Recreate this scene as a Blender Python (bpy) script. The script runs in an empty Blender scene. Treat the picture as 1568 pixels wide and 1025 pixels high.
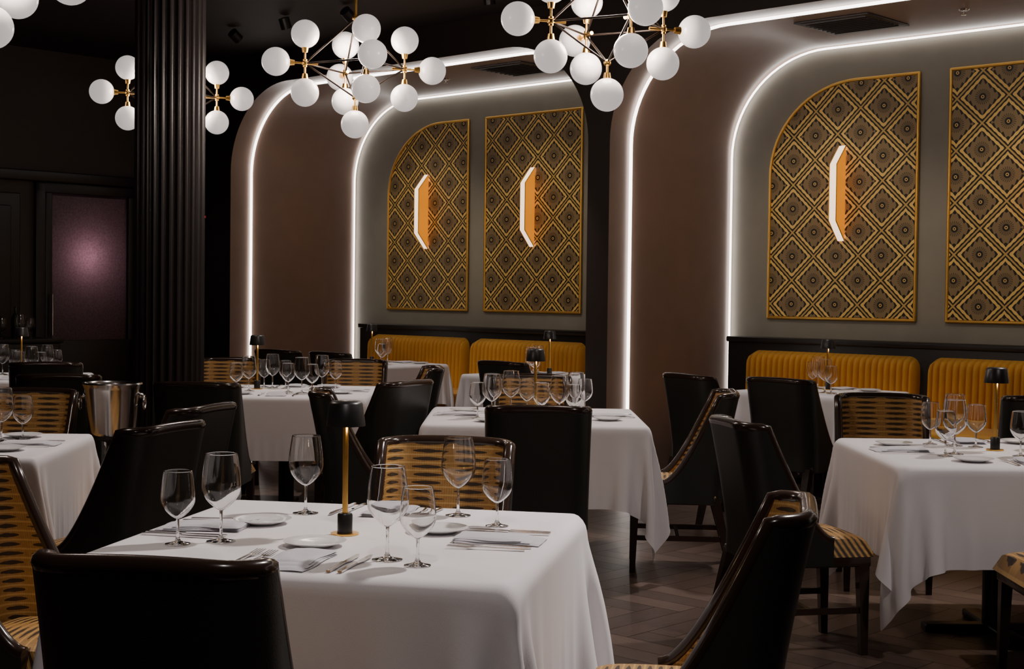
import bpy, bmesh, math, random
import numpy as np
from mathutils import Vector, Matrix
random.seed(4)
sc=bpy.context.scene
TH=math.atan2(-0.6862,0.7274)
R=Vector((0.7274,-0.6862,0)); NN=Vector((0.6862,0.7274,0))
def W(s,c,z=0): return R*s+NN*c+Vector((0,0,z))

# ---------------------------------------------------------------- materials
class NT:
    def __init__(s,name):
        s.m=bpy.data.materials.new(name); s.m.use_nodes=True; s.t=s.m.node_tree
        s.b=s.t.nodes.get('Principled BSDF'); s.out=s.t.nodes.get('Material Output')
    def n(s,ty,**k):
        x=s.t.nodes.new(ty)
        for a,b in k.items(): setattr(x,a,b)
        return x
    def l(s,a,b): s.t.links.new(a,b)
    def math(s,op,a,b=None,c=None):
        x=s.n('ShaderNodeMath',operation=op)
        for i,v in enumerate((a,b,c)):
            if v is None: continue
            if isinstance(v,(int,float)): x.inputs[i].default_value=v
            else: s.l(v,x.inputs[i])
        return x.outputs[0]
    def mix(s,f,a,b):
        x=s.n('ShaderNodeMix',data_type='RGBA')
        for sock,v in ((x.inputs[0],f),(x.inputs[6],a),(x.inputs[7],b)):
            if isinstance(v,(int,float)): sock.default_value=v
            elif isinstance(v,tuple): sock.default_value=(*v,1)
            else: s.l(v,sock)
        return x.outputs[2]
    def noise(s,scale,detail=3,coord='Object',stretch=None):
        tc=s.n('ShaderNodeTexCoord'); o=tc.outputs[coord]
        if stretch:
            mp=s.n('ShaderNodeMapping'); mp.inputs['Scale'].default_value=stretch
            s.l(o,mp.inputs[0]); o=mp.outputs[0]
        x=s.n('ShaderNodeTexNoise'); x.inputs['Scale'].default_value=scale; x.inputs['Detail'].default_value=detail
        s.l(o,x.inputs['Vector']); return x.outputs['Fac']
    def bump(s,h,st=0.2,d=0.01):
        x=s.n('ShaderNodeBump'); x.inputs['Strength'].default_value=st; x.inputs['Distance'].default_value=d
        s.l(h,x.inputs['Height']); s.l(x.outputs[0],s.b.inputs['Normal'])
def mat(name,col,rough=.5,metal=0,var=0.12,nscale=6,bump=0,bscale=80,emit=None,es=0,spec=.5,coat=0,sheen=0):
    k=NT(name); b=k.b
    nz=k.noise(nscale)
    lo=tuple(c*(1-var) for c in col); hi=tuple(min(1,c*(1+var)) for c in col)
    k.l(k.mix(nz,lo,hi),b.inputs['Base Color'])
    b.inputs['Roughness'].default_value=rough; b.inputs['Metallic'].default_value=metal
    b.inputs['Specular IOR Level'].default_value=spec
    b.inputs['Coat Weight'].default_value=coat
    b.inputs['Sheen Weight'].default_value=sheen
    if bump: k.bump(k.noise(bscale),bump,.004)
    if emit:
        b.inputs['Emission Color'].default_value=(*emit,1); b.inputs['Emission Strength'].default_value=es
    return k.m
M={}
M['front']=mat('wall_dark_brown_paint',(.030,.022,.019),.5,bump=.05)
M['tunnel']=mat('alcove_mauve_paint',(.275,.192,.158),.34,bump=.04)
M['backw']=mat('alcove_grey_paint',(.26,.242,.20),.6,bump=.04)
M['ceil']=mat('ceiling_dark_paint',(.030,.024,.023),.6)
M['led']=mat('led_diffuser',(.9,.9,.9),.5,emit=(1,.94,.89),es=7.5)
M['gold']=mat('brushed_brass',(.80,.47,.12),.28,1,bump=.05)
M['goldf']=mat('gold_frame',(.75,.45,.11),.35,.85)
M['bronze']=mat('dark_bronze',(.03,.022,.018),.35,.8)
M['globe']=mat('opal_glass',(.80,.77,.76),.25,emit=(1,.92,.88),es=.50,var=.03)
M['black']=mat('black_lacquer',(.014,.013,.013),.35)
M['leather']=mat('dark_green_black_leather',(.020,.022,.019),.42,bump=.15,bscale=250)
M['wood']=mat('ebony_wood',(.030,.017,.012),.20,coat=.3)
M['fluted']=mat('fluted_column_lacquer',(.027,.022,.022),.33)
M['cloth']=mat('white_linen',(.82,.795,.82),.85,var=.03,bump=.08,bscale=400,sheen=.2)
M['napkin']=mat('napkin_linen',(.58,.57,.62),.9,var=.04,bump=.2,bscale=300)
M['china']=mat('white_china',(.8,.8,.8),.12,var=.02)
M['steel']=mat('polished_steel',(.66,.64,.63),.16,1)
M['lampshade_in']=mat('lamp_diffuser',(.9,.8,.6),.5,emit=(1,.75,.4),es=6)
M['sconce_w']=mat('sconce_diffuser',(.9,.8,.7),.5,emit=(1,.70,.50),es=2.2)
M['sconce_g']=mat('sconce_glowing_amber',(.75,.33,.03),.35,.3,emit=(1,.30,.005),es=.7)
M['vent']=mat('vent_metal',(.05,.045,.045),.4,.5)
M['red']=mat('exit_indicator',(.8,.05,.05),.4,emit=(1,.05,.05),es=1.5)
M['trim']=mat('dark_door_frame',(.016,.013,.014),.35)
M['bottle']=mat('dark_bottle_glass',(.02,.03,.02),.08)
M['mustard']=mat('mustard_velvet',(.72,.36,.04),.6,bump=.1,bscale=200,sheen=.2)
k=NT('clear_glass'); g=k.n('ShaderNodeBsdfGlass'); g.inputs['IOR'].default_value=1.45; g.inputs['Roughness'].default_value=0.0
nz=k.noise(3); k.l(k.mix(nz,(.98,.98,.98),(1,1,1)),g.inputs['Color']); k.l(g.outputs[0],k.out.inputs[0]); M['glass']=k.m
k=NT('frosted_ribbed_glass'); t=k.n('ShaderNodeBsdfTranslucent'); nz=k.noise(60,5)
k.l(k.mix(nz,(.22,.15,.18),(.75,.60,.64)),t.inputs['Color']); gl=k.n('ShaderNodeBsdfGlossy'); gl.inputs['Roughness'].default_value=.3
mx=k.n('ShaderNodeMixShader'); mx.inputs[0].default_value=.06; k.l(t.outputs[0],mx.inputs[1]); k.l(gl.outputs[0],mx.inputs[2]); k.l(mx.outputs[0],k.out.inputs[0]); M['frost']=k.m

# patterned panels
k=NT('art_deco_diamond_wallpaper'); tc=k.n('ShaderNodeTexCoord'); sp=k.n('ShaderNodeSeparateXYZ'); k.l(tc.outputs['Object'],sp.inputs[0])
X=k.math('DIVIDE',sp.outputs[0],.40); Z=k.math('DIVIDE',sp.outputs[2],.385)
a=k.math('SUBTRACT',k.math('FRACT',k.math('ADD',k.math('ADD',X,Z),50)),.5)
b=k.math('SUBTRACT',k.math('FRACT',k.math('ADD',k.math('SUBTRACT',X,Z),50)),.5)
m=k.math('MULTIPLY',k.math('MAXIMUM',k.math('ABSOLUTE',a),k.math('ABSOLUTE',b)),2)
r=k.math('SQRT',k.math('ADD',k.math('MULTIPLY',a,a),k.math('MULTIPLY',b,b)))
def band(v,lo,hi): return k.math('MULTIPLY',k.math('GREATER_THAN',v,lo),k.math('LESS_THAN',v,hi))
ang=k.math('ARCTAN2',a,b); rays=k.math('GREATER_THAN',k.math('SINE',k.math('MULTIPLY',ang,22)),.15)
rays=k.math('MULTIPLY',rays,band(r,.10,.21))
tan_=(.27,.19,.095); blk=(.016,.013,.011); yel=(.88,.60,.18)
col=k.mix(k.math('MULTIPLY',rays,.7),tan_,blk)
col=k.mix(band(r,0,.025),col,blk); col=k.mix(band(r,.025,.045),col,yel); col=k.mix(band(r,.045,.10),col,blk)
tp=k.math('PINGPONG',k.math('MULTIPLY',X,22),1.0)
tooth=k.math('MULTIPLY',tp,.14)
col=k.mix(band(k.math('ADD',m,tooth),.70,2),col,blk)
# broad ochre zig-zag running between rows of diamonds, broad charcoal outside it
zig=band(k.math('SUBTRACT',m,k.math('MULTIPLY',tp,.03)),.71,.85)
col=k.mix(zig,col,yel)
col=k.mix(band(m,.955,1.1),col,(.60,.40,.12))
k.l(col,k.b.inputs['Base Color']); k.b.inputs['Roughness'].default_value=.45; k.b.inputs['Metallic'].default_value=.15
M['deco']=k.m

# woven gold fabric (uses UV in metres): rows of dark tapering dashes on gold
k=NT('gold_woven_fabric'); tc=k.n('ShaderNodeTexCoord'); sp=k.n('ShaderNodeSeparateXYZ'); k.l(tc.outputs['UV'],sp.inputs[0])
vr=k.math('ADD',k.math('DIVIDE',sp.outputs[1],.026),50); fv=k.math('FRACT',vr)
d=k.math('ABSOLUTE',k.math('SUBTRACT',fv,.5))
uu=k.math('ADD',k.math('DIVIDE',sp.outputs[0],.145),50.02); fu=k.math('FRACT',uu)
du=k.math('MULTIPLY',k.math('ABSOLUTE',k.math('SUBTRACT',fu,.5)),2)
wob=k.math('MULTIPLY',k.math('SUBTRACT',k.noise(38,2,'UV'),.5),.7)
lens=k.math('MAXIMUM',k.math('SUBTRACT',1.0,k.math('DIVIDE',k.math('ADD',du,wob),.74)),0)
mask=k.math('LESS_THAN',d,k.math('MULTIPLY',k.math('SQRT',lens),.25))
wv=k.noise(70,2,'UV'); tri=k.math('PINGPONG',k.math('DIVIDE',sp.outputs[0],.004),1.0)
hl=k.math('GREATER_THAN',d,.40)
gold=k.mix(k.math('ADD',k.math('MULTIPLY',wv,.6),k.math('MULTIPLY',tri,.3)),(.20,.095,.025),(.60,.34,.10))
gold=k.mix(k.math('MULTIPLY',hl,.4),gold,(.85,.55,.20))
col=k.mix(mask,gold,(.045,.026,.014))
k.l(col,k.b.inputs['Base Color']); k.b.inputs['Roughness'].default_value=.5; k.bump(mask,.3,-.003); M['fabric']=k.m

# herringbone floor: UV.x = distance along block, UV.y = across + 10*random integer
k=NT('dark_wood_herringbone_floor'); tc=k.n('ShaderNodeTexCoord'); sp=k.n('ShaderNodeSeparateXYZ'); k.l(tc.outputs['UV'],sp.inputs[0])
idn=k.n('ShaderNodeTexWhiteNoise',noise_dimensions='1D'); k.l(k.math('FLOOR',k.math('DIVIDE',sp.outputs[1],10)),idn.inputs['W'])
gr=k.noise(6,6,'UV',(1.5,14,1)); cl=k.noise(1.1,3)
f=k.math('ADD',k.math('MULTIPLY',idn.outputs['Value'],.55),k.math('MULTIPLY',gr,.45))
col=k.mix(f,(.045,.029,.023),(.22,.150,.120))
k.l(col,k.b.inputs['Base Color']); k.b.inputs['Roughness'].default_value=.36; k.bump(gr,.15,.003); M['floor']=k.m
M['floorgap']=mat('floor_joint',(.010,.008,.008),.7)

# ---------------------------------------------------------------- mesh builder
class MB:
    def __init__(s): s.v=[];s.f=[];s.m=[];s.s=[];s.uv=[]
    def add(s,vs,fs,mat=0,smooth=True,uv=None):
        o=len(s.v); s.v+= [tuple(x) for x in vs]; s.uv+= (list(uv) if uv else [(x[0],x[1]) for x in vs])
        for f in fs: s.f.append([i+o for i in f]); s.m.append(mat); s.s.append(smooth)
    def box(s,x0,x1,y0,y1,z0,z1,mat=0,bev=0):
        bm=bmesh.new(); bmesh.ops.create_cube(bm,size=1)
        for v in bm.verts: v.co=Vector(((x0+x1)/2+v.co.x*(x1-x0),(y0+y1)/2+v.co.y*(y1-y0),(z0+z1)/2+v.co.z*(z1-z0)))
        if bev: bmesh.ops.bevel(bm,geom=bm.edges[:],offset=bev,segments=3,affect='EDGES',profile=.5)
        bm.verts.index_update()
        s.add([v.co[:] for v in bm.verts],[[v.index for v in f.verts] for f in bm.faces],mat,bool(bev)); bm.free()
    def lathe(s,prof,seg=24,c=(0,0,0),mat=0,axis=None,smooth=True):
        vs=[];fs=[]
        for (r,z) in prof:
            for i in range(seg):
                t=2*math.pi*i/seg; p=Vector((r*math.cos(t),r*math.sin(t),z))
                if axis is not None: p=axis@p
                vs.append((p.x+c[0],p.y+c[1],p.z+c[2]))
        for j in range(len(prof)-1):
            for i in range(seg):
                fs.append((j*seg+i,j*seg+(i+1)%seg,(j+1)*seg+(i+1)%seg,(j+1)*seg+i))
        s.add(vs,fs,mat,smooth)
    def cyl(s,p,q,r,mat=0,seg=10,r2=None):
        p=Vector(p);q=Vector(q);d=q-p;L=d.length; ax=d.to_track_quat('Z','Y').to_matrix(); r2=r if r2 is None else r2
        s.lathe([(0.0001,0),(r,0),(r2,L),(0.0001,L)],seg,p,mat,ax)
    def sphere(s,c,r,mat=0,seg=28,rings=16):
        s.lathe([(max(1e-4,r*math.sin(math.pi*i/rings)),-r*math.cos(math.pi*i/rings)) for i in range(rings+1)],seg,c,mat)
    def tube(s,pts,r,mat=0,seg=8,up=None,caps=True):
        pts=[Vector(p) for p in pts]; n=len(pts); vs=[];fs=[]
        for i,p in enumerate(pts):
            t=(pts[min(i+1,n-1)]-pts[max(i-1,0)]).normalized()
            u=Vector(up) if up else (Vector((0,0,1)) if abs(t.z)<.95 else Vector((0,1,0)))
            a=t.cross(u).normalized(); b=a.cross(t).normalized()
            for j in range(seg):
                an=2*math.pi*j/seg; vs.append(p+a*math.cos(an)*r+b*math.sin(an)*r)
        for i in range(n-1):
            for j in range(seg): fs.append((i*seg+j,i*seg+(j+1)%seg,(i+1)*seg+(j+1)%seg,(i+1)*seg+j))
        if caps: fs+= [list(range(seg)),list(range((n-1)*seg,n*seg))]
        s.add(vs,fs,mat)
    def mesh(s,name,mats,recalc=True):
        me=bpy.data.meshes.new(name); me.from_pydata(s.v,[],s.f)
        for m in mats: me.materials.append(m)
        me.polygons.foreach_set('material_index',s.m); me.polygons.foreach_set('use_smooth',s.s)
        ul=me.uv_layers.new(name='UVMap'); li=np.zeros(len(me.loops),dtype=np.int32); me.loops.foreach_get('vertex_index',li)
        ul.data.foreach_set('uv',np.array(s.uv,dtype=np.float32)[li].ravel())
        if recalc:
            bm=bmesh.new(); bm.from_mesh(me); bmesh.ops.recalc_face_normals(bm,faces=bm.faces); bm.to_mesh(me); bm.free()
        me.set_sharp_from_angle(angle=math.radians(48))
        me.update(); return me
def obj(name,me,loc=(0,0,0),rz=0,scale=(1,1,1),parent=None):
    o=bpy.data.objects.new(name,me); o.location=loc; o.rotation_euler=(0,0,rz); o.scale=scale
    if parent: o.parent=parent
    sc.collection.objects.link(o); return o

# ---------------------------------------------------------------- room
S0,S1,C0,C1,CB,CL=-12.8,3.0,-3.2,8.48,10.1,8.72
CEIL=3.68; CR=3.39; RX,RZ=.88,.82
OPEN=[(-11.84,-7.22),(-7.005,-2.40),(-2.18,2.43)]
b_=MB(); b_.box(S0,S1,C0,CB+.1,-.06,-.0015,1)
bw,bl=.135,.675; g_=.0016; rr_=random.Random(7)
for p_ in range(-160,160):
    for q_ in range(-26,27):
        ox=-4.9+p_*bw+q_*bl; oy=3.4+p_*bw-q_*bl
        for kind in (0,1):
            if kind==0: x0,x1,y0,y1=ox,ox+bl,oy,oy+bw
            else: x0,x1,y0,y1=ox,ox+bw,oy+bw,oy+bw+bl
            if x0<S0 or x1>S1 or y0<C0 or y1>CB: continue
            n_=rr_.randint(0,400)*10+2; u0=rr_.random()*9
            vs=[(x0+g_,y0+g_,0),(x1-g_,y0+g_,0),(x1-g_,y1-g_,0),(x0+g_,y1-g_,0)]
            uv=[(u0,n_),(u0+bl,n_),(u0+bl,n_+bw),(u0,n_+bw)] if kind==0 else [(u0,n_),(u0,n_+bw),(u0+bl,n_+bw),(u0+bl,n_)]
            b_.add(vs,[(0,1,2,3)],0,False,uv)
obj('floor',b_.mesh('floor',[M['floor'],M['floorgap']]),rz=TH)
b_=MB(); b_.box(S0,S1,C0,C1+.02,CEIL,CEIL+.06); obj('ceiling',b_.mesh('ceiling',[M['ceil']]),rz=TH)
def archprof(s0,s1,ins=0,n=18,crown=CR,rx=RX,rz=RZ):
    s0+=ins;s1-=ins;cr=crown-ins
    P=[(s0,0.0),(s0,(cr-rz)*.5)]
    P+=[(s0+rx-rx*math.cos(t),cr-rz+rz*math.sin(t)) for t in [math.pi/2*i/n for i in range(n+1)]]
    mid=[(s0+rx+(s1-s0-2*rx)*i/6,cr) for i in range(1,6)]
    P+=mid
    P+=[(s1-rx+rx*math.sin(t),cr-rz+rz*math.cos(t)) for t in [math.pi/2*i/n for i in range(n+1)]]
    P+=[(s1,(cr-rz)*.5),(s1,0.0)]
    return P
wb=MB()
cur=S0
for (a0,a1) in OPEN:
    wb.add([(cur,C1,0),(a0,C1,0),(a0,C1,CEIL),(cur,C1,CEIL)],[(0,1,2,3)],0,False)
    P=[p for p in archprof(a0,a1)][2:-2]
    for p,q in zip(P[:-1],P[1:]):
        if q[0]-p[0]<1e-6: continue
        wb.add([(p[0],C1,p[1]),(q[0],C1,q[1]),(q[0],C1,CEIL),(p[0],C1,CEIL)],[(0,1,2,3)],0,False)
    cur=a1
wb.add([(cur,C1,0),(S1,C1,0),(S1,C1,CEIL),(cur,C1,CEIL)],[(0,1,2,3)],0,False)
for (a0,a1) in OPEN:
    P=archprof(a0,a1); vs=[];fs=[]
    ys=[C1,C1+.01,CL,CB]
    for (x,z) in P:
        for y in ys: vs.append((x,y,z))
    for i in range(len(P)-1):
        for j in range(len(ys)-1): fs.append((i*4+j,i*4+j+1,(i+1)*4+j+1,(i+1)*4+j))
    wb.add(vs,fs,1,True)
    wb.add([(a0-.02,CB,0),(a1+.02,CB,0),(a1+.02,CB,CR+.05),(a0-.02,CB,CR+.05)],[(0,1,2,3)],2,False)
me=wb.mesh('wall_back',[M['front'],M['tunnel'],M['backw']]); obj('wall_back',me,rz=TH)
for (a0,a1) in OPEN:
    t=MB(); P=archprof(a0,a1,.014); t.tube([(x,CL,z+ (0.05 if z==0 else 0)) for x,z in P],.012,0,8,up=(0,1,0)); obj('led_strip_light',t.mesh('led_strip_outer',[M['led']]),rz=TH)
    t=MB(); P=archprof(a0,a1,.014); t.tube([(x,CB-.035,z+ (0.05 if z==0 else 0)) for x,z in P],.0085,0,8,up=(0,1,0)); obj('led_strip_light',t.mesh('led_strip_inner',[M['led']]),rz=TH)
dw=MB(); d0,d1,dt=7.0,7.97,2.32
for (c0,c1,z0,z1) in ((C0,d0,0,CEIL),(d1,C1,0,CEIL),(d0,d1,dt,CEIL)):
    dw.add([(S0,c0,z0),(S0,c1,z0),(S0,c1,z1),(S0,c0,z1)],[(0,1,2,3)],0,False)
obj('wall_left',dw.mesh('wall_left',[mat('wall_left_brown_paint',(.060,.045,.037),.6)]),rz=TH)
dw=MB()
for (c0,c1,z0,z1) in ((d0-.1,d0,0,dt+.1),(d1,d1+.1,0,dt+.1),(d0-.1,d1+.1,dt,dt+.1),(d0,d0+.07,0.0,dt),(d1-.07,d1,0,dt),(d0,d1,0,.9)):
    dw.box(S0+.001,S0+.05,c0,c1,z0,z1,0,.006)
dw.cyl((S0+.09,d0+.05,.95),(S0+.09,d0+.05,1.35),.012,2)
dw.box(S0+.004,S0+.012,d0+.06,d1-.06,.88,dt-.02,1)
obj('door_1',dw.mesh('door_1',[M['trim'],M['frost'],M['steel']]),rz=TH)
dw=MB(); dw.box(S0+.002,S0+.10,C0+.05,C1-.03,2.42,2.52,0,.01); obj('trim_1',dw.mesh('trim_header',[M['trim']]),rz=TH)
dw=MB(); 
for i in range(4):
    c0=6.75-i*1.05
    dw.box(S0+.002,S0+.035,c0-.92,c0,.12,2.30,0,.01); dw.box(S0+.03,S0+.05,c0-.82,c0-.1,.25,2.18,0,.01)
obj('wall_panelling_left',dw.mesh('panelling',[M['trim']]),rz=TH)
dw=MB()
dw.add([(S0-.8,6.8,0),(S0-.8,8.2,0),(S0-.8,8.2,2.6),(S0-.8,6.8,2.6),(S0-.03,6.8,0),(S0-.03,8.2,0),(S0-.03,8.2,2.6),(S0-.03,6.8,2.6)],[(0,1,2,3),(0,1,5,4),(3,2,6,7),(0,3,7,4),(1,2,6,5)],0,False)
obj('wall_vestibule',dw.mesh('vestibule',[mat('vestibule_plum_paint',(.12,.07,.085),.7)]),rz=TH)
w=MB(); w.add([(S1,C0,0),(S1,C1,0),(S1,C1,CEIL),(S1,C0,CEIL)],[(0,1,2,3)],0,False); obj('wall_right',w.mesh('wall_right',[M['front']]),rz=TH)
w=MB(); w.add([(S0,C0,0),(S1,C0,0),(S1,C0,CEIL),(S0,C0,CEIL)],[(0,1,2,3)],0,False); obj('wall_rear',w.mesh('wall_rear',[M['front']]),rz=TH)
w=MB(); w.box(S0+.001,-11.86,C1-.02,C1-.002,0,.12); obj('baseboard_back',w.mesh('bb',[M['trim']]),rz=TH)
w=MB(); w.lathe([(.001,0),(.03,0),(.03,.02),(.001,.02)],16); w.sphere((0,0,.025),.014,1,12,8)
e=obj('exit_indicator_light',w.mesh('exit_ind',[M['black'],M['red']]),W(-12.25,C1-.002,2.14)); e.rotation_euler=(math.radians(90),0,TH)

def panel(a,b,corner,z0=1.235,z1=3.11,rr=.78,rz=.72):
    n=16; pts=[]
    if corner=='L': pts=[(a,z0)]+[(a+rr-rr*math.cos(t),z1-rz+rz*math.sin(t)) for t in [math.pi/2*i/n for i in range(n+1)]]+[(b,z1),(b,z0)]
    elif corner=='R': pts=[(a,z0),(a,z1)]+[(b-rr+rr*math.sin(t),z1-rz+rz*math.cos(t)) for t in [math.pi/2*i/n for i in range(n+1)]]+[(b,z0)]
    else: pts=[(a,z0),(a,z1),(b,z1),(b,z0)]
    p=MB(); y=CB-.02; m=len(pts)
    p.add([(x,y,z) for x,z in pts]+[(x,CB-.001,z) for x,z in pts],[list(range(m))]+[(i,(i+1)%m,m+(i+1)%m,m+i) for i in range(m)],0,False)
    loop=pts+[pts[0]]
    for q,w_ in zip(loop[:-1],loop[1:]):
        if (Vector(q)-Vector(w_)).length<1e-4: continue
        p.tube([(q[0],y,q[1]),(w_[0],y,w_[1])],.013,1,8)
    for q in pts: p.sphere((q[0],y,q[1]),.013,1,8,6)
    return obj('patterned_wall_panel',p.mesh('panel',[M['deco'],M['goldf']]),rz=TH)
PANELS=[(-11.30,-10.13,'L'),(-9.887,-8.657,''),(-8.42,-7.55,'R'),(-6.62,-5.31,'L'),(-5.05,-3.70,''),(-3.46,-2.75,'R'),(-1.80,-.5,'L'),(-.25,1.0,'')]
for p in PANELS: panel(*p)
q=MB(); w_=.032
prof=[(0,.375),(.135,.22),(.135,-.22),(0,-.375)]
vs=[(-w_,-d,z) for d,z in prof]+[(w_,-d,z) for d,z in prof]
q.add(vs,[(0,1,5,4),(1,2,6,5),(2,3,7,6)],0,False); q.add(vs,[(0,1,2,3),(4,5,6,7)],1,False)
for sx in (-w_,w_):
    for u,v in zip(prof[:-1],prof[1:]): q.tube([(sx,-u[0],u[1]),(sx,-v[0],v[1])],.004,2,6)
q.box(-.026,.026,-.004,.006,-.3,.3,2)
sm=q.mesh('sconce',[M['sconce_w'],M['sconce_g'],M['goldf']])
for s_ in (-10.72,-9.26,-5.95,-4.33,-1.15): obj('wall_sconce',sm,W(s_,CB-.028,2.225),TH)
v=MB(); v.box(-.3,.3,-.3,.3,-.012,0,0,.004)
for i in range(9): v.box(-.26,.26,-.26+i*.058,-.25+i*.058,-.02,-.012)
vm=v.mesh('vent',[M['vent']])
for s_ in (-8.75,-5.45,-.6): obj('ceiling_air_vent',vm,W(s_,9.32,CR-.001),TH)
v=MB(); v.lathe([(.001,0),(.035,0),(.03,-.008),(.008,-.01),(.008,-.035),(.02,-.037),(.001,-.04)],14); vm=v.mesh('sprinkler',[M['steel']])
for s_ in (-4.6,-9.7): obj('fire_sprinkler',vm,W(s_,9.35,CR-.001),TH)

def banquette(s0,s1,cush):
    q=MB()
    q.box(s0,s1,9.96,10.075,0,1.05,1,.012); q.box(s0,s1,9.93,10.08,1.03,1.075,1,.012)
    q.box(s0,s1,9.30,9.96,.05,.34,1,.01)
    for (a,b) in cush:
        q.box(a,b,9.26,9.86,.34,.48,0,.03)
        nr=round((b-a)/.052); nx=nr*10; nz=16; vs=[];fs=[]; zb=.47
        for i in range(nx+1):
            x=a+(b-a)*i/nx; e=min(x-a,b-x); zt=.97-(.09*(1-math.sqrt(max(0,1-(1-min(e,.09)/.09)**2))))
            rib=abs(math.sin(math.pi*i/10))**.6
            for j in range(nz+1):
                t=j/nz; z=zb+(zt-zb)*t
                ez=min(1,(1-t)/.18); ex=min(1,e/.04)
                dep=.11*math.sqrt(max(0,1-(1-ez)**2))*math.sqrt(max(0,1-(1-ex)**2))
                dep*= .62+.38*rib
                vs.append((x,9.965-dep-.02*(1-t),z))
        for i in range(nx):
            for j in range(nz): o=i*(nz+1)+j; fs.append((o,o+nz+1,o+nz+2,o+1))
        q.add(vs,fs,0)
    me=q.mesh('banquette',[M['mustard'],M['black']])
    obj('banquette_bench',me,rz=TH)
banquette(-11.60,-7.26,[(-11.38,-9.96),(-9.88,-8.46),(-8.38,-7.32)])
banquette(-6.93,-2.46,[(-6.70,-5.19),(-5.10,-3.6),(-3.52,-2.5)])

q=MB(); seg=28*8
def ringr(z,r0,amp):
    return [((r0-amp*abs(math.sin(i/seg*28*math.pi))**.7)*math.cos(2*math.pi*i/seg),(r0-amp*abs(math.sin(i/seg*28*math.pi))**.7)*math.sin(2*math.pi*i/seg),z) for i in range(seg)]
vs=ringr(.14,.200,.018)+ringr(CEIL,.200,.018)
q.add(vs,[(i,(i+1)%seg,seg+(i+1)%seg,seg+i) for i in range(seg)],0,True)
q.lathe([(.001,0),(.215,0),(.215,.12),(.205,.14),(.19,.145)],48)
obj('fluted_column',q.mesh('column',[M['fluted']]),(-1.99,8.38,0))

# ---------------------------------------------------------------- chandeliers
CHZ=2.63
def chandelier_mesh():
    q=MB(); rad=.275; hubs=[]
    for a in (18,108,198,288):
        t=math.radians(a); h=Vector((rad*math.cos(t),rad*math.sin(t),0)); hubs.append((h,Vector((math.cos(t),math.sin(t),0))))
    lo=Vector((0,0,-.17)); up=Vector((0,0,.26))
    q.sphere(lo,.017,1,12,8); q.sphere(up,.02,1,12,8)
    def arm(p,d,L=.157):
        e=p+d*L
        q.cyl(p,p+d*(L-.07),.0055,1,8); q.cyl(p+d*(L-.10),p+d*(L-.066),.014,1,12,.020); q.sphere(e,.076,0,28,18)
    for h,d in hubs:
        q.sphere(h,.017,1,12,8); q.cyl(h-Vector((0,0,.02)),h+Vector((0,0,.02)),.012,1,10)
        arm(h,Vector((0,0,1))); arm(h,Vector((0,0,-1))); arm(h,d)
        q.cyl(h,lo,.005,2,8); q.cyl(h,up,.005,2,8)
        q.cyl(h,h-d*.07,.009,1,8)
    for i in range(4): q.cyl(hubs[i][0],hubs[(i+1)%4][0],.005,2,8)
    arm(lo,Vector((0,0,-1)),.145)
    q.cyl(up,(0,0,CEIL-CHZ-.02),.008,1,10); q.lathe([(.001,CEIL-CHZ-.03),(.06,CEIL-CHZ-.03),(.065,CEIL-CHZ),(.001,CEIL-CHZ)],24,(0,0,0),1)
    return q.mesh('chandelier',[M['globe'],M['gold'],M['bronze']])
cm=chandelier_mesh()
for x,y,rz in ((-.87,7.9,0),(.42,6.62,0),(-2.16,9.16,0),(-1.84,5.1,-.3)):
    o=obj('globe_chandelier',cm,(x,y,CHZ),rz)
    l=bpy.data.lights.new('chandelier_fill_light','POINT'); l.energy=34; l.color=(1,.82,.70); l.shadow_soft_size=.12  # fill light added at the frame's centre to lift the room's ambient level
    lo=bpy.data.objects.new('chandelier_fill_light',l); lo.location=(0,0,.02); lo.parent=o; sc.collection.objects.link(lo)

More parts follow.
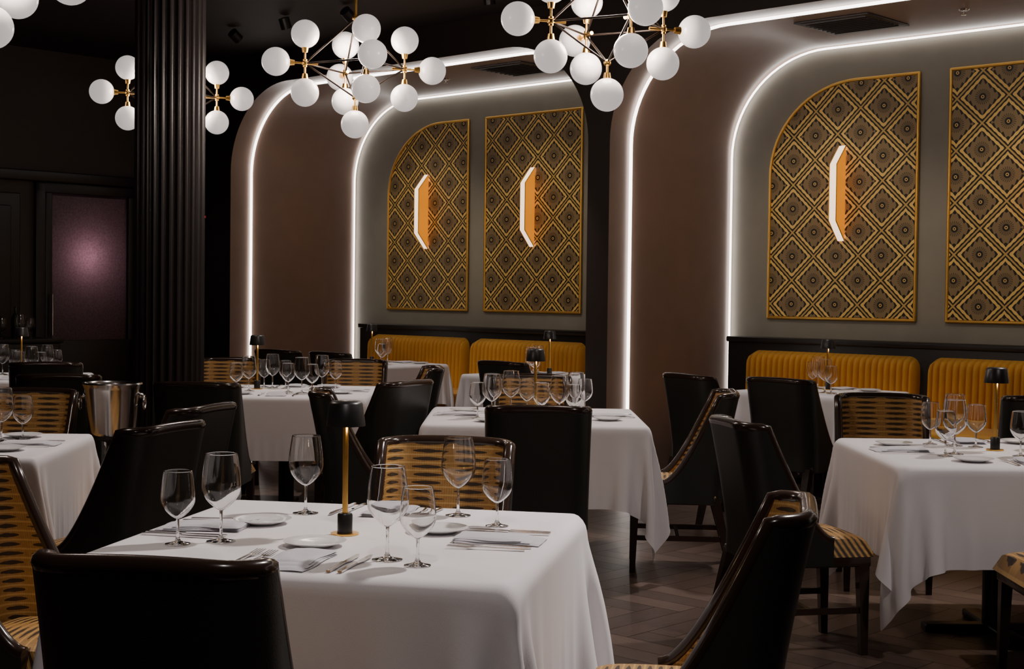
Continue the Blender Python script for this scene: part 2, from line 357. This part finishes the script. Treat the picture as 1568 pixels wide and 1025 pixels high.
# ---------------------------------------------------------------- tables
def cloth_sim(n=85,a=.57,over=.36,seed=1):
    L=2*(a+over); h=L/(n-1); rng=np.random.RandomState(seed)
    g=np.linspace(-L/2,L/2,n); Xg,Yg=np.meshgrid(g,g,indexing='ij')
    P=np.stack([Xg,Yg,np.zeros_like(Xg)],-1); w=np.ones((n,n,1)); pin=(np.abs(Xg)<a-.004)&(np.abs(Yg)<a-.004); w[pin]=0
    P[~pin]+=rng.normal(0,.0015,(int((~pin).sum()),3))
    ph=rng.rand(4)*6
    V=np.zeros_like(P); dt=1/60
    def sat(s1,s2,Lr,k=1.0):
        A=P[s1];B=P[s2];wa=w[s1];wb_=w[s2];d=B-A;l=np.linalg.norm(d,axis=-1,keepdims=True)+1e-9
        cc=k*(l-Lr)/l/(wa+wb_+1e-9)*d
        P[s1]=A+wa*cc;P[s2]=B-wb_*cc
    cons=[]
    def sl(off,st,gap):
        c1=len(range(off,n-gap,st)); return slice(off,off+(c1-1)*st+1,st),slice(off+gap,off+gap+(c1-1)*st+1,st)
    allr=slice(0,n)
    for off in (0,1):
        p,q=sl(off,2,1); cons.append(((p,allr),(q,allr),h)); cons.append(((allr,p),(allr,q),h))
    for off in (0,1):
        p,q=sl(off,2,1)
        cons.append(((p,slice(0,n-1)),(q,slice(1,n)),h*2**.5)); cons.append(((p,slice(1,n)),(q,slice(0,n-1)),h*2**.5))
    bend=[]
    for G in (2,4):
      for off in range(G):
        p,q=sl(off,2*G,G); bend.append(((p,allr),(q,allr),h*G)); bend.append(((allr,p),(allr,q),h*G))
        p,q=sl(off+G,2*G,G); bend.append(((p,allr),(q,allr),h*G)); bend.append(((allr,p),(allr,q),h*G))
    for st in range(150):
        V[...,2]-=9.8*dt; 
        if st<70:
            V[...,0]+=dt*1.9*np.sin(9*Yg+ph[0]); V[...,1]+=dt*1.9*np.sin(9*Xg+ph[1])
        V*=.965
        old=P.copy(); P+=V*dt*w
        for it in range(10):
            for (s1,s2,Lr) in cons:
                sat(s1,s2,Lr,.95 if Lr==h else .35)
            if it%5==0:
                for (s1,s2,Lr) in bend: sat(s1,s2,Lr,.06)
            ax=np.abs(P[...,0]);ay=np.abs(P[...,1]); ins=(ax<a)&(ay<a)&(P[...,2]<0)&(w[...,0]>0)
            pz=-P[...,2];px=a-ax;py=a-ay
            up=ins&(pz<=px)&(pz<=py); sx=ins&~up&(px<=py); sy=ins&~up&~sx
            P[...,2][up]=0
            P[...,0][sx]=np.sign(P[...,0][sx])*a; P[...,1][sy]=np.sign(P[...,1][sy])*a
        V=(P-old)/dt
        sp_=np.linalg.norm(V,axis=-1,keepdims=True); V*=np.minimum(1,3/(sp_+1e-9))
    idx=np.arange(n*n).reshape(n,n)
    F=np.stack([idx[:-1,:-1],idx[1:,:-1],idx[1:,1:],idx[:-1,1:]],-1).reshape(-1,4)
    me=bpy.data.meshes.new('tablecloth'); me.from_pydata(P.reshape(-1,3).tolist(),[],F.tolist()); me.materials.append(M['cloth'])
    me.polygons.foreach_set('use_smooth',[True]*len(me.polygons)); me.update(); return me
CL1=cloth_sim(seed=1); CL2=cloth_sim(seed=5,over=.345); CLF=cloth_sim(a=.562,over=.46,seed=9)
def pedestal(half):
    q=MB(); t=half-.05
    q.box(-t,t,-t,t,.715,.742,0,.006); q.cyl((0,0,.03),(0,0,.70),.05,0,16)
    q.box(-.3,.3,-.04,.04,0,.035,0,.01); q.box(-.04,.04,-.3,.3,0,.035,0,.01); q.box(-.16,.16,-.16,.16,.69,.72,0,.005)
    return q.mesh('pedestal',[M['black']])
TZ=.76
def table(x,y,rz,kind=0,sc_=1.0,ov=1.0,spin=0):
    e=bpy.data.objects.new('dining_table',None); e.location=(x,y,0); e.rotation_euler=(0,0,rz); sc.collection.objects.link(e)
    me=[CL1,CL2,CLF][kind]; half=(.562 if kind==2 else .57)*sc_
    c=obj('tablecloth',me,(0,0,TZ),spin*math.pi/2,(sc_,sc_,ov),e)
    md=c.modifiers.new('sub','SUBSURF'); md.levels=1; md.render_levels=1
    obj('pedestal_base',pedestal(half),(0,0,0),0,(1,1,1),e)
    return (x,y,rz,half)
def wineglass(H,rb,rm,stem,name):
    f=rb*.74; zb=stem; hb=H-stem; n=20; out=[(.0002,0),(f-.001,0),(f,.0004),(f,.0012),(f-.001,.0018),(f*.6,.004),(.008,.008),(.0042,.018),(.0036,stem*.5),(.0038,stem*.9)]
    def bowl(t): 
        if t<.42: return rb*math.sin(math.pi/2*(t/.42))**.72
        u=(t-.42)/.58; return rb+(rm-rb)*(u**1.6)
    ks=[.01,.03]+[i/n for i in range(1,n)]+[.985,.997]
    o=[(max(.0045,bowl(k)),zb+hb*k) for k in ks]
    i_=[(max(.0002,bowl(k)-.0010),zb+hb*k+ (.0015 if k<.5 else 0)) for k in reversed(ks)]
    prof=out+[(.0045,zb)]+o+[(bowl(1)-.0005,zb+hb)]+i_+[(.0002,zb+.003)]
    q=MB(); q.lathe(prof,32); me=q.mesh(name,[M['glass']]); me.set_sharp_from_angle(angle=math.radians(89)); return me
GB=wineglass(.225,.050,.040,.078,'wine_glass_large'); GS=wineglass(.185,.043,.035,.062,'wine_glass_small')
q=MB(); q.lathe([(.001,0),(.037,0),(.037,.004),(.001,.0045)],28,mat=1)
q.lathe([(.001,.0045),(.020,.0045),(.020,.052),(.017,.056),(.001,.056)],24,mat=0)
q.cyl((0,0,.056),(0,0,.30),.0075,1,16)
q.lathe([(.012,.298),(.050,.288),(.0515,.287),(.0515,.292),(.044,.345),(.038,.352),(.001,.354)],32,mat=0)
q.lathe([(.001,.2975),(.03,.2965),(.03,.2985),(.001,.2990)],24,mat=2)
LM=q.mesh('table_lamp',[M['black'],M['gold'],M['lampshade_in']])
def lamp(x,y,p=.5):
    o=obj('table_lamp',LM,(x,y,TZ+.001))
    l=bpy.data.lights.new('lamp_bulb','POINT'); l.energy=p; l.color=(1,.72,.4); l.shadow_soft_size=.02
    lo=bpy.data.objects.new('lamp_bulb',l); lo.location=(.022,-.022,.285); lo.parent=o; sc.collection.objects.link(lo)
q=MB(); q.lathe([(.001,0),(.045,0),(.048,.003),(.078,.012),(.080,.014),(.078,.0145),(.05,.007),(.001,.005)],36); PL=q.mesh('bread_plate',[M['china']])
q=MB(); nx,ny=14,20
for lay in range(3):
    w0=.062-.003*lay; l0=.115-.012*lay; vs=[];fs=[]
    for i in range(nx+1):
        for j in range(ny+1):
            x=-w0+2*w0*i/nx; y=-l0+2*l0*j/ny+.012*lay; ex=1-abs(2*i/nx-1)**6; ey=1-abs(2*j/ny-1)**8
            vs.append((x+.004*math.sin(j*.3+lay),y,.001+lay*.004+.006*math.sqrt(max(0,ex*ey))+.0008*math.sin(i*.7+j*.4+lay)))
    for i in range(nx):
        for j in range(ny): o=i*(ny+1)+j; fs.append((o,o+ny+1,o+ny+2,o+1))
    q.add(vs,fs,0)
NK=q.mesh('napkin',[M['napkin']])
def flat(q,pts,th=.0018,z=.001,mat=0):
    m=len(pts); q.add([(x,y,z+zz) for x,y,zz in pts]+[(x,y,z+zz+th) for x,y,zz in pts],[list(range(m)),list(range(m,2*m))]+[(i,(i+1)%m,m+(i+1)%m,m+i) for i in range(m)],mat,False)
q=MB(); flat(q,[(-.005,-.11,0),(.005,-.11,0),(.0045,.0,.001),(-.0045,.0,.001)],.004)
flat(q,[(-.0045,0,.001),(.0045,0,.001),(.010,.03,.001),(.0105,.085,.001),(.004,.115,.001),(-.004,.11,.001)],.0016); KN=q.mesh('dinner_knife',[M['steel']])
q=MB(); flat(q,[(-.006,-.10,0),(.006,-.10,0),(.003,.02,.003),(-.003,.02,.003)],.003)
flat(q,[(-.003,.02,.003),(.003,.02,.003),(.012,.045,.001),(-.012,.045,.001)],.002)
for i in range(4):
    x=-.0105+i*.007; flat(q,[(x-.0015,.045,.001),(x+.0015,.045,.001),(x+.001,.098,.004),(x-.001,.098,.004)],.0018)
FK=q.mesh('dinner_fork',[M['steel']])
def setting(T,k,glasses=True,lv=2,shift=0):
    x,y,rz,half=T; a=rz+k*math.pi/2; c,s=math.cos(a),math.sin(a)
    def P(u,v): return (x+c*u-s*v,y+s*u+c*v,TZ+.0015)
    j=lambda v:random.uniform(-v,v)
    D=half-.155
    obj('folded_napkin',NK,P(shift,-D),a+j(.1))
    if lv>0:
        obj('dinner_fork',FK,P(shift-.095,-D),a+j(.03)); obj('dinner_knife',KN,P(shift+.115,-D),a+j(.04)); 
    if lv>1:
        obj('dinner_fork',FK,P(shift-.13,-D+.01),a+j(.03)); obj('dinner_knife',KN,P(shift+.145,-D),a+j(.04))
    if lv==1: obj('bread_plate',PL,P(shift-.225,-D+.04))
    if glasses:
        obj('wine_glass',GB,P(shift+.12+j(.01),-half*.38+j(.01)),0); obj('wine_glass',GS,P(shift+.205+j(.008),-half*.50+j(.008)),0)
        if half>.5 and k%2==0: obj('wine_glass',GS,P(shift+.035,-half*.30),0)
FGR=math.radians(-11)
TF=table(-.425,3.80,FGR,2)
TC=table(.12,7.60,0,0)
TR=table(2.05,6.07,.01,1)
TM=table(-1.45,9.32,0,1,1,1,1)
TL=table(-2.30,5.88,.06,0,.86,1.0,1)
TFL=table(-3.6,10.5,.2,1,.9)
TB1=table(-1.15,13.05,TH,1,.74,.9)
TB2=table(.18,11.50,TH,0,.74,.9)
TB3=table(2.13,9.92,TH,0,.78,1.0,2)
for k_ in range(4): setting(TF,k_,False,2,0)
for (x,y) in ((-.49,3.62),(-.19,3.85),(-.68,3.96)): obj('bread_plate',PL,(x,y,TZ+.0015))
for (x,y,g_) in ((-.835,3.62,GS),(-.735,3.665,GB),(-.589,4.15,GB),(-.292,3.44,GB),(-.215,3.37,GS),(-.149,4.14,GB),(-.035,3.96,GS)): obj('wine_glass',g_,(x,y,TZ+.0015))
for T in (TC,TR,TM,TL): 
    for k_ in range(4): setting(T,k_,True,1)
for k_ in range(4): setting(TFL,k_,True,0)
for T in (TB1,TB2,TB3):
    for k_ in (0,2): setting(T,k_,True,1)
lamp(-.435,3.80); lamp(2.06,6.13); lamp(.127,7.62); lamp(-1.66,9.42); lamp(-1.27,13.1); lamp(.30,11.45); lamp(2.2,10.05); lamp(-3.6,10.6)

# ---------------------------------------------------------------- chairs
def chair_mesh():
    q=MB(); Wd=.228; YB=-.235; rc=.10; YF=.07
    path=[]
    nb=7
    for i in range(nb+1): path.append(((Wd-rc)*i/nb,YB,0.0))
    for i in range(1,9):
        t=math.pi/2*i/8; path.append((Wd-rc+rc*math.sin(t),YB+rc-rc*math.cos(t),0.0))
    ys=YB+rc
    ns=14
    for i in range(1,ns+1): path.append((Wd,ys+(YF-ys)*i/ns,i/ns))
    full=[(-x,y,t) for x,y,t in reversed(path[1:])]+path
    n=len(full)
    def nrm(i):
        a=full[max(0,i-1)];b=full[min(n-1,i+1)]; d=Vector((b[0]-a[0],b[1]-a[1])).normalized(); return Vector((-d.y,d.x))
    def top(t,x): 
        z=.455+.440*(1-t)**1.9
        if t==0: z=.895+.008*(1-(abs(x)/Wd)**2)
        return z
    z0=.36; nz=12; TK=.036
    def pos(x,y,z):
        f=max(0,(z-.45)/.48); 
        return (x*(1+.03*f),y-.085*f**1.25,z)
    arc=[0]
    for i in range(1,n): arc.append(arc[-1]+math.hypot(full[i][0]-full[i-1][0],full[i][1]-full[i-1][1]))
    mid=arc[-1]/2; arc=[a_-mid for a_ in arc]
    vo=[];vi=[];uo=[];rim=[]
    for i,(x,y,t) in enumerate(full):
        N_=nrm(i); zt=top(t,x)
        for j in range(nz+1):
            z=z0+(zt-z0)*j/nz
            vo.append(pos(x,y,z)); vi.append(pos(x+N_.x*TK,y+N_.y*TK,z)); uo.append((arc[i],z))
        rim.append(pos(x+N_.x*TK/2,y+N_.y*TK/2,zt))
    fs=[]
    for i in range(n-1):
        for j in range(nz): o=i*(nz+1)+j; fs.append((o,o+nz+1,o+nz+2,o+1))
    q.add(vo,fs,0,True,uo); q.add(vi,fs,1,True,uo)
    q.tube(rim,.0205,2,10,up=(0,0,1))
    for e in (0,n-1):
        o=e*(nz+1); vs=[vo[o+j] for j in range(nz+1)]+[vi[o+j] for j in range(nz+1)]
        q.add(vs,[(j,j+1,nz+2+j,nz+1+j) for j in range(nz)],2,False)
    q.box(-.212,.212,-.2,.235,.350,.392,2,.008)
    nx=16; vs=[];fs=[];uv=[]
    x0,x1,y0,y1=-.212,.212,-.2,.25
    for i in range(nx+1):
        for j in range(nx+1):
            u=2*i/nx-1; v_=2*j/nx-1; x=(x0+x1)/2+u*(x1-x0)/2; y=(y0+y1)/2+v_*(y1-y0)/2
            e=(1-abs(u)**8)*(1-abs(v_)**8); 
            z=.390+.072*max(0,e)**.3+.018*(1-u*u)*(1-v_*v_)
            vs.append((x,y,z)); uv.append((x,y+ (z-.46)*.6))
    for i in range(nx):
        for j in range(nx): o=i*(nx+1)+j; fs.append((o,o+nx+1,o+nx+2,o+1))
    q.add(vs,fs,1,True,uv)
    def leg(p,q_,r0,r1):
        p=Vector(p);q_=Vector(q_); vs=[]
        for c_,r_ in ((p,r0),(q_,r1)):
            vs+= [(c_.x-r_,c_.y-r_,c_.z),(c_.x+r_,c_.y-r_,c_.z),(c_.x+r_,c_.y+r_,c_.z),(c_.x-r_,c_.y+r_,c_.z)]
        q.add(vs,[(0,1,2,3),(4,5,6,7),(0,1,5,4),(1,2,6,5),(2,3,7,6),(3,0,4,7)],2,False)
    for sx in (-1,1):
        leg((sx*.19,.205,.38),(sx*.19,.215,0),.022,.014)
        leg((sx*.185,-.195,.38),(sx*.19,-.29,0),.024,.015)
        q.box(sx*.19-.009,sx*.19+.009,-.24,.21,.165,.19,2)
    q.box(-.185,.185,-.02,.0,.168,.188,2)
    return q.mesh('dining_chair',[M['leather'],M['fabric'],M['wood']])
CH=chair_mesh()
def chair(bx,by,fx,fy):
    l=math.hypot(fx,fy); fx/=l;fy/=l
    obj('dining_chair',CH,(bx+fx*.31,by+fy*.31,0),math.atan2(fy,fx)-math.pi/2)
CHAIRS=[(-.67,2.57,.15,.98),(.72,3.40,-.98,.19),(-.20,4.86,-.17,-.98),(-1.58,3.98,.98,-.19),
(-1.20,5.22,-.93,.36),(-1.24,6.10,-.95,.30),(.12,6.22,0,1),(-.52,7.95,-.88,.5),(-1.0,7.15,1,.12),(-.46,9.55,-1,-.15),
(-1.67,7.55,.05,1),(.12,8.74,0,-1),(-.12,10.35,.69,.73),(-1.52,11.6,.69,.73),(-1.98,11.9,.5,.85),
(1.04,8.95,.85,.5),(1.16,7.42,-1,.08),(1.56,8.62,.69,.73),(.84,5.72,.98,.2),(1.88,7.36,-.15,-.98),(2.72,7.25,.2,1),(2.37,5.18,-1,.02),
(-3.05,9.45,-.3,1),(-2.30,6.98,0,-1),(-2.55,8.1,-.2,1),(-2.02,10.42,0,-1),(-1.12,10.42,0,-1)]
for c in CHAIRS: chair(*c)

q=MB(); q.lathe([(.001,0),(.14,0),(.14,.012),(.03,.03),(.02,.04),(.018,.66),(.03,.68),(.10,.70),(.10,.715),(.001,.715)],32,mat=0)
q.lathe([(.001,.716),(.105,.716),(.112,.73),(.128,.93),(.135,.945),(.140,.955),(.136,.962),(.128,.955),(.120,.93),(.103,.74),(.001,.735)],40,mat=1)
for sx in (-1,1):
    q.sphere((sx*.132,0,.90),.014,1,12,8)
    q.tube([(sx*(.148),.032*math.cos(t),.868+.032*math.sin(t)) for t in [2*math.pi*i/20 for i in range(21)]],.005,1,8,up=(1,0,0),caps=False)
obj('champagne_bucket_stand',q.mesh('bucket',[M['black'],M['steel']]),(-1.88,6.80,0),.1)
q=MB(); q.box(-.25,.25,-.9,.7,.06,.9,0,.01); q.box(-.27,.27,-.92,.72,.9,.94,0,.006)
for i in range(3): q.box(.25,.262,-.66+i*.45,-.24+i*.45,.12,.86,0,.004)
obj('sideboard',q.mesh('sideboard',[M['black']]),W(-12.45,6.15),TH)
q=MB(); q.lathe([(.001,0),(.037,0),(.038,.01),(.038,.18),(.03,.205),(.014,.235),(.014,.29),(.001,.292)],20); BT=q.mesh('wine_bottle',[M['bottle']])
for i in range(6): obj('wine_bottle',BT,W(-12.58+random.uniform(-.03,.03),5.65+i*.19,.941))
for i in range(9): obj('wine_glass',GB if i%2 else GS,W(-12.33+.07*(i%2),5.5+i*.14,.941))

# ---------------------------------------------------------------- lights
q=MB(); q.lathe([(.001,.06),(.045,.06),(.045,-.03),(.040,-.03),(.038,.02),(.001,.03)],24); SPM=q.mesh('added_spot_housing_mesh',[M['black']])  # invented can housing, carries the added fill spots
def spot(p,tgt,e,ang=45,rad=.06,col=(1,.90,.85)):  # spot added to brighten its target, dressed with a made-up ceiling can
    l=bpy.data.lights.new('added_fill_spot','SPOT'); l.energy=e; l.spot_size=math.radians(ang); l.spot_blend=.7; l.shadow_soft_size=rad; l.color=col
    d=(Vector(tgt)-Vector(p)); rot=(-d).to_track_quat('Z','Y')
    c=obj('added_spot_housing',SPM,p); c.rotation_mode='QUATERNION'; c.rotation_quaternion=rot
    o=bpy.data.objects.new('added_fill_spot',l); o.parent=c; o.location=(0,0,-.04); sc.collection.objects.link(o)
Zs=CEIL-.08
spot((1.5,4.9,Zs),(-.35,3.75,.7),450,50,.1)
spot((-.2,1.6,Zs),(-.4,3.4,.7),95,50,.1)
spot((1.5,8.6,Zs),(.2,7.6,.7),280,46,.1)
spot((3.3,7.0,Zs),(2.0,6.1,.7),250,46,.1)
spot((-.4,10.1,Zs),(-1.4,9.3,.7),220,44)
spot((-1.2,6.6,Zs),(-2.2,5.9,.7),190,46)
spot((1.5,9.0,Zs),(2.1,9.9,.7),130,46)
spot((-.2,10.9,Zs),(.2,11.5,.7),110,46)
spot((-1.9,12.0,Zs),(-1.15,13.0,.7),130,46)
spot((-3.0,10.6,Zs),(-3.6,10.5,.7),150,50)
spot((2.2,3.4,Zs),(.9,5.2,.4),150,60)
for s_ in (-10.7,-9.2,-6.0,-4.4):  # added wash spots that brighten the patterned panels
    spot(W(s_+.3,7.5,Zs),W(s_,10.1,1.9),72,40,.08,(1,.86,.66))
l=bpy.data.lights.new('vestibule_lamp','POINT'); l.energy=2.6; l.color=(1,.74,.80); l.shadow_soft_size=.06
o=bpy.data.objects.new('vestibule_lamp',l); o.location=W(S0-.20,7.48,1.72); sc.collection.objects.link(o)

w=bpy.data.worlds.new('World'); sc.world=w; w.use_nodes=True; w.node_tree.nodes['Background'].inputs[0].default_value=(.01,.009,.01,1); w.node_tree.nodes['Background'].inputs[1].default_value=.3
# ---------------------------------------------------------------- camera
cam=bpy.data.cameras.new('camera'); co=bpy.data.objects.new('camera',cam); sc.collection.objects.link(co); sc.camera=co
cam.sensor_width=36; cam.lens=50.8; cam.clip_start=.05
co.matrix_world=Matrix.Translation((0,0,1.40))@Matrix.Rotation(math.radians(90-1.6),4,'X')@Matrix.Rotation(.012,4,'Z')
